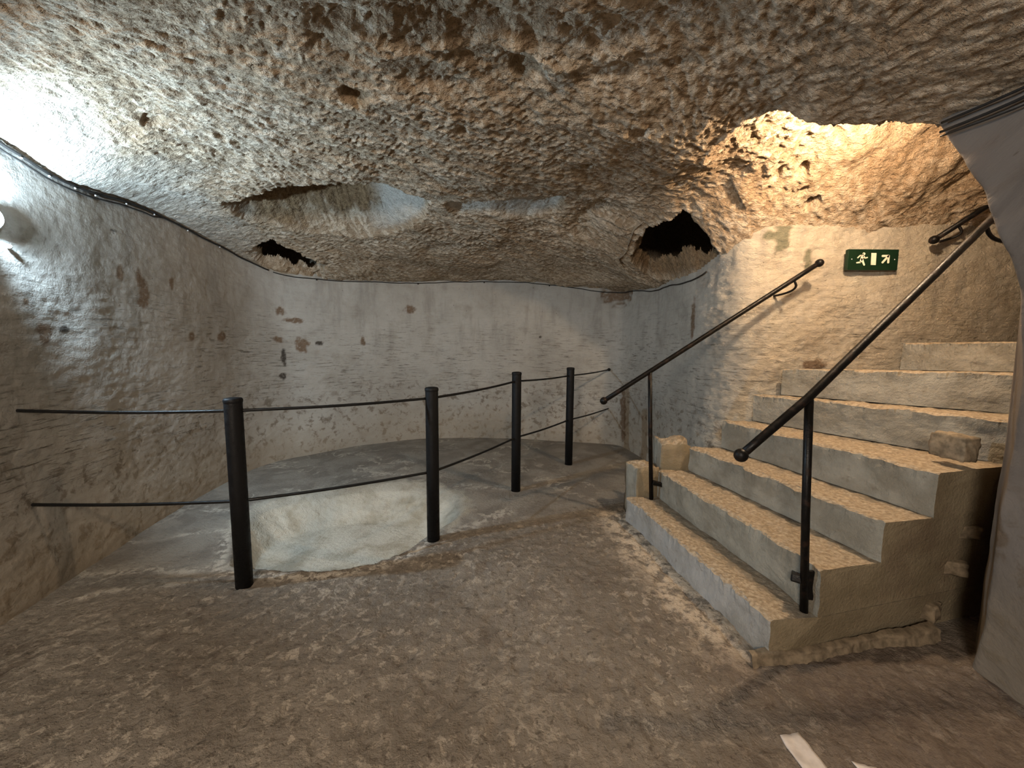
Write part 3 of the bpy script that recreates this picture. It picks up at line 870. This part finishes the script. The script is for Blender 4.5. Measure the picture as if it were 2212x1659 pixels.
def build_stairs():
    root = empty('concrete_staircase', (1.6, 2.2, 0))
    off = np.array([1.6, 2.2, 0])
    NU = 150
    u = np.linspace(0, 1, NU)
    prev = [(0.87, 2.80, 0.0), (1.085, 1.495, 0.0)]
    for k in range(7):
        L, R = np.array(S_L[k]), np.array(S_R[k])
        zbL, zbR = (prev[0][2], prev[1][2]) if k else (-0.04, -0.04)
        if k < 6:
            L2, R2 = np.array(S_L[k + 1]), np.array(S_R[k + 1])
        else:
            L2, R2 = np.array((3.4, 2.85, 0)), np.array((3.4, 2.12, 0))
        rows = []
        front = L[None, :2] * (1 - u)[:, None] + R[None, :2] * u[:, None]
        nxt = L2[None, :2] * (1 - u)[:, None] + R2[None, :2] * u[:, None]
        far = np.array([4.25, 2.86])[None] * (1 - u)[:, None] + np.array([4.25, 2.26])[None] * u[:, None]
        zt = L[2] * (1 - u) + R[2] * u
        zb = zbL * (1 - u) + zbR * u - 0.006 * u ** 20
        dv = nxt - front
        # worn nosing: chipped more in places, slightly dished centre
        wear = 0.010 + 0.010 * np.clip(N1.fbm(u * 9 + k * 7.1, u * 0 + k * 3.3, 4), -0.6, 1.2)
        bow = 0.014 * N2.fbm(u * 2.0 + k * 5.7, u * 0 + 1.7 * k, 3)
        chips = 0.010 * N4.fbm(u * 30 + 13 * k, u * 0 + 0.7 * k, 3)
        depth = np.linalg.norm(dv, axis=1)
        nrm = dv / depth[:, None]
        for q in np.linspace(0, 1, 18):
            zz = zb * (1 - q) + (zt - wear * 0.9) * q
            rough = 0.006 * N3.fbm(u * 9 + k * 3.1, q * 2.0 + 0 * u, 4) + bow
            d = rough + chips * q ** 6
            rows.append(np.column_stack([front + nrm * d[:, None], zz]))
        for a in (0.35, 0.7, 1.0):          # nosing
            d = bow + chips * (1 - a * 0.7) + wear * 1.6 * a
            zz = zt - wear * 0.9 * (1 - a) ** 1.6 + 0.004 * N5.fbm(u * 40 + a * 3, u * 0 + k, 2)
            rows.append(np.column_stack([front + nrm * d[:, None], zz]))
        for q in np.linspace(0.10, 1.12, 26):
            p = front + dv * q
            zz = zt + (0.006 * N5.fbm(p[:, 0] * 16, p[:, 1] * 16 + k, 4) - 0.006 * sstep(0.15, 0.9, q + 0 * u)) * (1 - u ** 20)
            rows.append(np.column_stack([p, zz]))
        rows.append(np.column_stack([far, zt]))
        rows.append(np.column_stack([far, zb]))
        A = np.array(rows)                       # (nv, NU, 3)
        dirt_shade = np.concatenate([np.zeros(21), np.linspace(0.05, 1.0, 26), [1.0, 1.0]])[:, None] * (1.0 if k == 0 else 0.62) * np.ones((1, NU))  # tread darkens inward: dirt plus painted riser shade
        white = np.full((len(rows), NU), 1.0 if k == 0 else 0.0)  # lamp light on the lowest riser painted as a paler colour
        # keep the right side flush with the common side line
        for r in range(len(A)):
            xr = A[r, -1, 0]
            A[r, -1, 1] = np.interp(xr, [p[0] for p in SIDE], [p[1] for p in SIDE])
        # plaster unevenness of the flank
        A[:, -1, 1] += 0.006 * N2.fbm(A[:, -1, 0] * 5, A[:, -1, 2] * 5, 3)
        # worn rounded left front corner
        nv = len(A)
        V = A.reshape(-1, 3) - off
        F = [tuple(int(i) for i in f) for f in grid_faces(nv, NU)]
        # close bottom and both flanks
        bl = [r * NU for r in range(nv)]; br = [r * NU + NU - 1 for r in range(nv)]
        for a in range(NU - 1):
            F.append(((nv - 1) * NU + a, (nv - 1) * NU + a + 1, a + 1, a))
        F.append(tuple(bl))
        F.append(tuple(br[::-1]))
        me_o = mesh_from('step', V, F, M_STEP, root, smooth=False, attrs={'dirt_shade': dirt_shade.ravel(), 'white': white.ravel()})
        prev = [tuple(L), tuple(R)]
        bm = bmesh.new(); bm.from_mesh(me_o.data)
        bmesh.ops.recalc_face_normals(bm, faces=bm.faces[:])
        bm.to_mesh(me_o.data); bm.free()
        if k == 0:
            me_o['label'] = 'lowest step with a worn riser, lamp light painted pale on it'
    # rubble end stones by the left ends of the second and third step
    def lump(name, c, size, seed, rot=0.0):
        bm = bmesh.new()
        bmesh.ops.create_cube(bm, size=1)
        bmesh.ops.subdivide_edges(bm, edges=bm.edges[:], cuts=9, use_grid_fill=True)
        co = np.array([v.co for v in bm.verts])
        n = co / np.linalg.norm(co, axis=1)[:, None]
        co = co * 0.72 + n * 0.5 * 0.30
        nz = Noise(seed)
        co *= (1 + 0.10 * nz.fbm(co[:, 0] * 3 + co[:, 2] * 2, co[:, 1] * 3, 3))[:, None]
        for v, p in zip(bm.verts, co):
            v.co = Vector((p[0] * size[0], p[1] * size[1], p[2] * size[2]))
        bmesh.ops.rotate(bm, matrix=Matrix.Rotation(rot, 3, 'Z'), verts=bm.verts)
        bmesh.ops.translate(bm, vec=Vector(c) - Vector(off), verts=bm.verts)
        return bm_obj(name, bm, M_ROCK_FOOT if name == 'rubble_stone' else M_STEP, root)
    lump('end_stone', (1.02, 2.93, 0.20), (0.20, 0.20, 0.42), 5, 0.2)
    lump('end_stone', (1.26, 2.95, 0.29), (0.24, 0.20, 0.62), 6, -0.1)
    # crumbling footing under the flank
    xs = np.linspace(1.0, 1.93, 150); th = np.linspace(0, 1, 9)
    X, Tt = np.meshgrid(xs, th)
    ybase = np.interp(X, [p[0] for p in SIDE], [p[1] for p in SIDE])
    ledge = 0.012 + 0.012 * np.clip(N1.fbm(X * 6, X * 0, 4), -0.7, 1) + 0.02 * sstep(1.6, 1.93, X)
    hgt = 0.040 + 0.008 * N2.fbm(X * 5, X * 0 + 2, 3) + 0.012 * sstep(1.3, 1.93, X)
    Y = ybase + 0.02 - (ledge + 0.02) * np.clip(Tt * 3.2, 0, 1) - 0.012 * sstep(0.6, 1.0, Tt) + 0.004 * N3.fbm(X * 22, Tt * 4, 3)
    Z = hgt * np.clip((1 - Tt) * 1.45, 0, 1) - 0.02 * sstep(0.7, 1.0, Tt) + 0.003 * N4.fbm(X * 25, Tt * 5, 3)
    V = np.stack([X, Y, Z], -1).reshape(-1, 3) - off
    f = mesh_from('footing', V, grid_faces(9, 150, flip=True), M_ROCK_FOOT, root)
    f['label'] = 'crumbling mortar footing under the flank'
    # rough stones in the gap between flank and right wall
    rs = random.Random(4)
    for k in range(5):
        z = 0.10 + k * 0.19 + rs.uniform(-0.02, 0.02)
        x = 1.97 + 0.02 * k + rs.uniform(-0.06, 0.05)
        y = np.interp(x, [p[0] for p in SIDE], [p[1] for p in SIDE]) + rs.uniform(0.05, 0.075)
        lump('rubble_stone', (x + 0.03, y + 0.012, z), (rs.uniform(0.07, 0.20), rs.uniform(0.11, 0.15), rs.uniform(0.05, 0.13)), 40 + k, rs.uniform(-0.6, 0.6))
    tag(root, 'worn concrete staircase of seven steps climbing through the arch on the right', 'staircase')
    return root
build_stairs()

# ------------------------------------------------------------------ fence round the basin
def floor_z(x, y):
    z = floor_h(np.array([x]), np.array([y]))[0]
    return float(z[0])

POSTS = [(-1.452, 1.984, 1.02), (-0.522, 2.485, 1.03), (0.041, 3.387, 1.075), (0.638, 4.191, 1.076)]
RAIL_UP = [(-2.46, 1.86, 0.972), (-1.452, 1.984, 0.958), (-0.522, 2.485, 0.965), (0.041, 3.387, 1.0), (0.638, 4.191, 0.995), (1.30, 5.12, 1.012)]
RAIL_LO = [(-2.47, 1.88, 0.486), (-1.452, 1.984, 0.470), (-0.522, 2.485, 0.472), (0.041, 3.387, 0.493), (0.638, 4.191, 0.506), (1.30, 5.12, 0.487)]

def build_fence():
    root = empty('pipe_fence', (-0.5, 2.5, 0))
    o = Vector(root.location)
    for (x, y, h) in POSTS:
        z0 = floor_z(x, y) - 0.012
        lean = 0.0
        n = 28
        bm = bmesh.new()
        prof = [(0.0415, z0), (0.0415, h * 0.5), (0.0415, h - 0.014), (0.0405, h - 0.006), (0.036, h), (0.001, h + 0.003)]
        rings = [[bm.verts.new((x - o.x + r * math.cos(2 * PI * q / n), y - o.y + r * math.sin(2 * PI * q / n), z)) for q in range(n)] for r, z in prof]
        for a, b in zip(rings, rings[1:]):
            for q in range(n):
                bm.faces.new((a[q], a[(q + 1) % n], b[(q + 1) % n], b[q]))
        bm.faces.new(rings[0][::-1]); bm.faces.new(rings[-1])
        p = bm_obj('post', bm, M_POST, root)
        # welded cap collar at the top of each pipe
        bm = bmesh.new()
        prof = [(0.0425, h - 0.020), (0.0442, h - 0.014), (0.0442, h - 0.004), (0.040, h + 0.004), (0.02, h + 0.008), (0.001, h + 0.009)]
        rings = [[bm.verts.new((x - o.x + r * math.cos(2 * PI * q / n), y - o.y + r * math.sin(2 * PI * q / n), z)) for q in range(n)] for r, z in prof]
        for a, b in zip(rings, rings[1:]):
            for q in range(n):
                bm.faces.new((a[q], a[(q + 1) % n], b[(q + 1) % n], b[q]))
        bm.faces.new(rings[-1])
        bm_obj('cap', bm, M_POST, p)
    for pts in (RAIL_UP, RAIL_LO):
        P = []
        for a, b in zip(pts, pts[1:]):
            for q in range(10):
                t = q / 10
                sag = -0.010 * math.sin(PI * t)
                P.append((a[0] + (b[0] - a[0]) * t - o.x, a[1] + (b[1] - a[1]) * t - o.y, a[2] + (b[2] - a[2]) * t + sag))
        P.append((pts[-1][0] - o.x, pts[-1][1] - o.y, pts[-1][2]))
        r = tube('rail', P, 0.0085, M_ROD, root, 10)
    e = RAIL_UP[-1]
    ball('end_knob', (e[0] - 0.02 - o.x, e[1] - 0.04 - o.y, e[2]), 0.021, M_ROD, root)
    tag(root, 'black iron fence of four pipe posts with two thin rods around the sunken basin', 'fence')
build_fence()

# ------------------------------------------------------------------ handrails of the stairs
def arc_pts(a, b, c, n=10):
    a, b, c = Vector(a), Vector(b), Vector(c)
    return [a * (1 - t) ** 2 + b * 2 * t * (1 - t) + c * t * t for t in [k / n for k in range(n + 1)]]

def build_handrails():
    # rail along the far side
    a, b = Vector((0.655, 2.72, 0.922)), Vector((2.112, 2.72, 1.892))
    d = (b - a).normalized()
    root = empty('handrail', (1.06, 2.78, 0.18)); o = Vector(root.location)
    tube('rail', [a - o + (b - a) * t for t in [k / 12 for k in range(13)]], 0.0165, M_RAIL, root, 14)
    ball('end_knob', a - o, 0.027, M_RAIL, root)
    ball('end_knob', b - o, 0.027, M_RAIL, root)
    top = a + (b - a) * ((0.976 - a.x) / (b.x - a.x))
    tube('post', [Vector((1.045, 2.775, 0.172)) - o, Vector((1.01, 2.75, 0.65)) - o, top - o], 0.0145, M_RAIL, root, 14)
    box('fixing_lug', (0.10, 0.035, 0.03), M_RAIL, root, Vector((1.09, 2.765, 0.30)) - o, Matrix.Rotation(0.25, 3, 'Y'), 0.006)
    m = a + d * ((1.945 - a.x) / d.x)
    tube('wall_bracket', [p - o for p in [m, m + Vector((0.02, 0.005, -0.035))] + arc_pts(m + Vector((0.022, 0.006, -0.04)), m + Vector((0.03, 0.01, -0.085)), m + Vector((-0.01, 0.19, -0.09)))], 0.0075, M_RAIL, root, 10)
    tag(root, 'thin rusty handrail rising along the far side of the stairs, below the exit sign', 'handrail', 'handrails of the stairs')
    # rail along the near side
    a, p1, b = Vector((0.90, 1.475, 0.884)), Vector((1.185, 1.525, 1.108)), Vector((2.40, 1.885, 2.07))
    root = empty('handrail', (1.27, 1.54, 0.18)); o = Vector(root.location)
    P = [a + (p1 - a) * (k / 4) for k in range(4)] + [p1 + (b - p1) * (k / 14) for k in range(15)]
    tube('rail', [p - o for p in P], 0.0165, M_RAIL, root, 16)
    ball('end_knob', a - o, 0.0265, M_RAIL, root)
    tube('post', [Vector((1.262, 1.553, 0.172)) - o, Vector((1.225, 1.54, 0.6)) - o, p1 + Vector((0.004, 0.002, -0.005)) - o], 0.0155, M_RAIL, root, 16)
    box('fixing_lug', (0.11, 0.04, 0.032), M_RAIL, root, Vector((1.255, 1.60, 0.305)) - o, Matrix.Rotation(0.9, 3, 'Z') @ Matrix.Rotation(0.3, 3, 'Y'), 0.006)
    box('base_plate', (0.05, 0.012, 0.13), M_RAIL, root, Vector((1.290, 1.548, 0.30)) - o, Matrix.Rotation(-0.2, 3, 'Z'), 0.003)
    m = p1 + (b - p1) * 0.79
    tube('wall_bracket', [p - o for p in [m] + arc_pts(m + Vector((0.01, 0, -0.02)), m + Vector((0.025, -0.01, -0.10)), m + Vector((0.13, -0.07, -0.085)))], 0.008, M_RAIL, root, 10)
    tag(root, 'rusty handrail on the near side of the stairs, its shiny end passing behind the arch', 'handrail', 'handrails of the stairs')
    # upper rail on the stairwell wall
    a, b = Vector((2.948, 2.78, 2.069)), Vector((3.95, 2.78, 2.74))
    root = empty('handrail', (3.1, 2.86, 2.1)); o = Vector(root.location)
    tube('rail', [a - o, (a + b) * 0.5 - o, b - o], 0.0175, M_RAIL, root, 14)
    ball('end_knob', a - o, 0.029, M_RAIL, root)
    m = a + (b - a) * 0.155
    tube('wall_bracket', [p - o for p in [m, m + Vector((0.025, 0.0, -0.035))] + arc_pts(m + Vector((0.03, 0.0, -0.045)), m + Vector((0.04, 0.005, -0.085)), m + Vector((-0.05, 0.13, -0.095)))], 0.0085, M_RAIL, root, 10)
    tag(root, 'short dark handrail high on the stairwell wall, right of the exit sign', 'handrail', 'handrails of the stairs')
build_handrails()

# ------------------------------------------------------------------ exit sign
def poly_plate(name, poly, t, mat, parent, y0):
    bm = bmesh.new()
    f = bm.faces.new([bm.verts.new((x, y0, z)) for x, z in poly])
    r = bmesh.ops.extrude_face_region(bm, geom=[f])
    bmesh.ops.translate(bm, vec=(0, -t, 0), verts=[v for v in r['geom'] if isinstance(v, bmesh.types.BMVert)])
    bmesh.ops.triangulate(bm, faces=bm.faces[:])
    return bm_obj(name, bm, mat, parent, smooth=False)

def strokes(name, segs, discs, t, mat, parent, y0):
    bm = bmesh.new()
    def prism(pts):
        a = [bm.verts.new((x, y0, z)) for x, z in pts]; b = [bm.verts.new((x, y0 - t, z)) for x, z in pts]
        bm.faces.new(a); bm.faces.new(b[::-1])
        for k in range(len(pts)):
            bm.faces.new((a[k], b[k], b[(k + 1) % len(pts)], a[(k + 1) % len(pts)]))
    for (x0, z0, x1, z1, w0, w1) in segs:
        d = Vector((x1 - x0, z1 - z0)).normalized(); n = Vector((-d.y, d.x))
        pts = [(x0 + n.x * w0, z0 + n.y * w0), (x0 - d.x * w0 * 0.6, z0 - d.y * w0 * 0.6), (x0 - n.x * w0, z0 - n.y * w0),
               (x1 - n.x * w1, z1 - n.y * w1), (x1 + d.x * w1 * 0.6, z1 + d.y * w1 * 0.6), (x1 + n.x * w1, z1 + n.y * w1)]
        prism(pts)
    for (x, z, r) in discs:
        prism([(x + r * math.cos(2 * PI * k / 18), z + r * math.sin(2 * PI * k / 18)) for k in range(18)])
    return bm_obj(name, bm, mat, parent, smooth=False)

def build_sign():
    W, Hh = 0.362, 0.146
    root = empty('exit_sign', (2.584, 2.852, 1.870))
    box('panel', (W, 0.026, Hh), M_GREEN, root, (0, -0.004, Hh / 2), None, 0.004)
    y0 = -0.0171
    # zoomed print coordinates -> sign metres
    def c(px, py):
        return ((px - 1115 + (py - 690) * 0.13) / 1850 * W, Hh - (py - 330) / 740 * Hh)
    def s(x0, y0_, x1, y1_, w0, w1):
        a = c(x0, y0_); b = c(x1, y1_)
        return (a[0], a[1], b[0], b[1], w0 / 1850 * W, w1 / 1850 * W)
    man = [s(735, 560, 690, 680, 50, 44), s(690, 680, 640, 790, 42, 34), s(640, 795, 500, 815, 30, 22), s(705, 690, 780, 900, 40, 28),
           s(700, 560, 640, 560, 26, 24), s(640, 560, 545, 645, 24, 20), s(760, 575, 815, 645, 28, 24), s(815, 648, 915, 622, 24, 20),
           s(745, 520, 770, 500, 22, 22)]
    hx, hz = c(782, 498)
    strokes('running_figure', man, [(hx, hz, 50 / 1850 * W)], 0.0012, M_CREAM, root, y0)
    d = [c(1058, 465), c(1243, 465), c(1200, 890), c(1020, 890)]
    d[0] = (d[0][0], d[0][1])
    xs0, xs1 = min(d[0][0], d[3][0]), max(d[1][0], d[2][0])
    poly_plate('door_symbol', d, 0.0012, M_CREAM, root, y0)
    ar = [s(1440, 810, 1665, 580, 36, 36), s(1450, 568, 1690, 562, 38, 38), s(1690, 545, 1660, 810, 36, 36)]
    strokes('arrow_symbol', ar, [], 0.0012, M_CREAM, root, y0)
    for px in (335, 1905):
        x, z = c(px, 690)
        ball('screw', (x, y0 + 0.001, z), 0.004, M_LAMPBODY, root)
    tag(root, 'dark green exit sign with running figure, door and diagonal arrow on stairwell wall', 'sign')
build_sign()

# ------------------------------------------------------------------ lamp on the left wall
def build_lamp():
    root = empty('bulkhead_lamp', (-2.415, 1.822, 1.80))
    o = Vector(root.location)
    def oval(name, prof, mat, parent, n=32):
        bm = bmesh.new()
        rings = [[bm.verts.new((dx, sy * math.cos(2 * PI * q / n), sz * math.sin(2 * PI * q / n) + 0.075)) for q in range(n)] for dx, sy, sz in prof]
        for a, b in zip(rings, rings[1:]):
            for q in range(n):
                bm.faces.new((a[q], a[(q + 1) % n], b[(q + 1) % n], b[q]))
        bm.faces.new(rings[0][::-1]); bm.faces.new(rings[-1])
        return bm_obj(name, bm, mat, parent)
    tube('wall_arm', [(-0.06, 0.0, 0.075), (-0.02, 0.0, 0.075)], 0.014, M_LAMPBODY, root)
    oval('housing', [(-0.03, 0.055, 0.062), (0.012, 0.055, 0.062), (0.018, 0.050, 0.056), (0.018, 0.04, 0.05)], M_LAMPBODY, root)
    oval('diffuser', [(0.017, 0.046, 0.050), (0.030, 0.044, 0.048), (0.042, 0.034, 0.038), (0.048, 0.018, 0.020), (0.049, 0.004, 0.005)], M_GLOW, root)
    tag(root, 'glowing cold white lamp on the left wall at the picture edge', 'lamp')
    c = ball('cable_clip', (0, 0, 0), 0.011, M_CLIP)
    c.location = (-2.425, 1.905, 1.762)
    tag(c, 'small white clip on the left wall just below the lamp', 'clip')
build_lamp()

# ------------------------------------------------------------------ cables
def wall_top_points(i_from, i_to, off, dz, step=4):
    C, S = catmull(WALL_PLAN, 0.0125)
    T = np.gradient(C, axis=0); T /= np.linalg.norm(T, axis=1)[:, None]
    Nn = np.stack([T[:, 1], -T[:, 0]], 1)
    sel = np.arange(i_from(C), i_to(C), step)
    Sg = S[sel]; P0 = C[sel]
    z = ceil_base(P0[:, 0], P0[:, 1])
    d = wall_amp(Sg, z, P0[:, 0], P0[:, 1]) + off
    P = P0 + Nn[sel] * d[:, None]
    z = z + dz + 0.008 * N2.fbm(Sg * 3.0, Sg * 0 + 9 * off, 3)
    return [(float(p[0]), float(p[1]), float(q)) for p, q in zip(P, z)]

def near_idx(x, y):
    return lambda C: int(np.argmin(np.hypot(C[:, 0] - x, C[:, 1] - y)))

def build_cables():
    root = empty('wall_cable', (-2.44, 2.0, 2.2)); o = Vector(root.location)
    A = wall_top_points(near_idx(-2.38, 1.0), near_idx(-2.62, 4.3), 0.014, -0.012)
    B = wall_top_points(near_idx(-2.38, 1.0), near_idx(-2.66, 3.0), 0.011, -0.040)
    B = B[:-1] + [A[len(B)]]
    tube('strand', [Vector(p) - o for p in A], 0.008, M_CABLE, root, 8)
    tube('strand', [Vector(p) - o for p in B], 0.005, M_CABLE, root, 8)
    for (cy) in (1.99, 2.17, 2.30, 2.45, 2.68, 2.95, 3.3, 3.7):
        p = min(A, key=lambda q: abs(q[1] - cy))
        ball('clip', Vector(p) - o + Vector((0.006, 0, -0.015)), 0.005, M_CLIP, root)
    tag(root, 'dark double cable clipped along the top of the left wall', 'cable')
    root = empty('wall_cable', (0, 5.3, 2.15)); o = Vector(root.location)
    A = wall_top_points(near_idx(-2.62, 4.3), near_idx(1.62, 3.25), 0.010, -0.012)
    tube('strand', [Vector(p) - o for p in A], 0.0055, M_CABLE, root, 7)
    for cx in (-2.3, -1.3, -0.4, 0.5):
        p = min(A, key=lambda q: abs(q[0] - cx))
        ball('clip', Vector(p) - o + Vector((0, -0.004, -0.012)), 0.008, M_CABLE, root)
    tag(root, 'thin dark cable running along the top of the back wall', 'cable')
    # two cables along the top of the right wall, thin strand for their shadow
    labels = ['upper of two dark cables along the top of the right wall',
              'lower of two dark cables along the top of the right wall',
              'thin dark strand put in for the cable shadow along the top of the right wall']
    for k, (dz, r) in enumerate(((0.0, 0.0055), (-0.028, 0.006), (-0.054, 0.0035))):
        pts = []
        for t in np.linspace(0, 1, 26):
            y = -0.3 + t * 2.02
            z = float(ceil_base(np.array([1.82]), np.array([y]))[0]) + dz - 0.018 + 0.006 * math.sin(9 * t + k * 2.0)
            x = np.interp(z, RW_Z, RW_X) - 0.035 - 0.10 * float(sstep(1.4, 0.3, np.array([y]))[0]) - 0.004 * math.sin(7 * t + k)
            pts.append((x, y, z))
        root = tube('conduit_cable', pts, r, M_CABLE, None, 8)
        tag(root, labels[k], 'cable', 'cables on the right wall')
build_cables()

# ------------------------------------------------------------------ tape on the floor
def tape(poly, label):
    """quad strip draped on the floor"""
    a, b, c, d = [np.array(p) for p in poly]
    nu, nv = 10, 26
    V = []
    for j in range(nv):
        t = j / (nv - 1)
        for i in range(nu):
            s = i / (nu - 1)
            p = (a * (1 - s) + b * s) * (1 - t) + (d * (1 - s) + c * s) * t
            V.append(p)
    V = np.array(V)
    z = floor_h(V[:, 0], V[:, 1])[0]
    zz = z.reshape(nv, nu)
    for _ in range(3):
        zz[1:-1, 1:-1] = np.maximum(zz[1:-1, 1:-1], (zz[:-2, 1:-1] + zz[2:, 1:-1] + zz[1:-1, :-2] + zz[1:-1, 2:]) / 4)
    top = np.column_stack([V, zz.ravel() + 0.004]); bot = np.column_stack([V, zz.ravel() + 0.001])
    n = nu * nv
    F = [tuple(int(i) for i in f) for f in grid_faces(nv, nu)] + [tuple(int(i) + n for i in f[::-1]) for f in grid_faces(nv, nu)]
    border = [i for i in range(nu)] + [j * nu + nu - 1 for j in range(1, nv)] + [(nv - 1) * nu + i for i in range(nu - 2, -1, -1)] + [j * nu for j in range(nv - 2, 0, -1)]
    for k in range(len(border)):
        p, q = border[k], border[(k + 1) % len(border)]
        F.append((p, p + n, q + n, q))
    o = mesh_from('floor_tape', np.vstack([top, bot]), F, M_TAPE, None)
    bm = bmesh.new(); bm.from_mesh(o.data); bmesh.ops.recalc_face_normals(bm, faces=bm.faces[:]); bm.to_mesh(o.data); bm.free()
    return tag(o, label, 'tape', 'tape strips on the floor')
tape([(0.913, 1.179), (0.988, 1.197), (1.0, 0.80), (0.915, 0.80)], 'longer white tape strip stuck to the floor before the stairs')
tape([(1.082, 1.098), (1.145, 1.080), (1.22, 0.86), (1.13, 0.84)], 'white tape strip of which only a corner shows at the bottom edge')
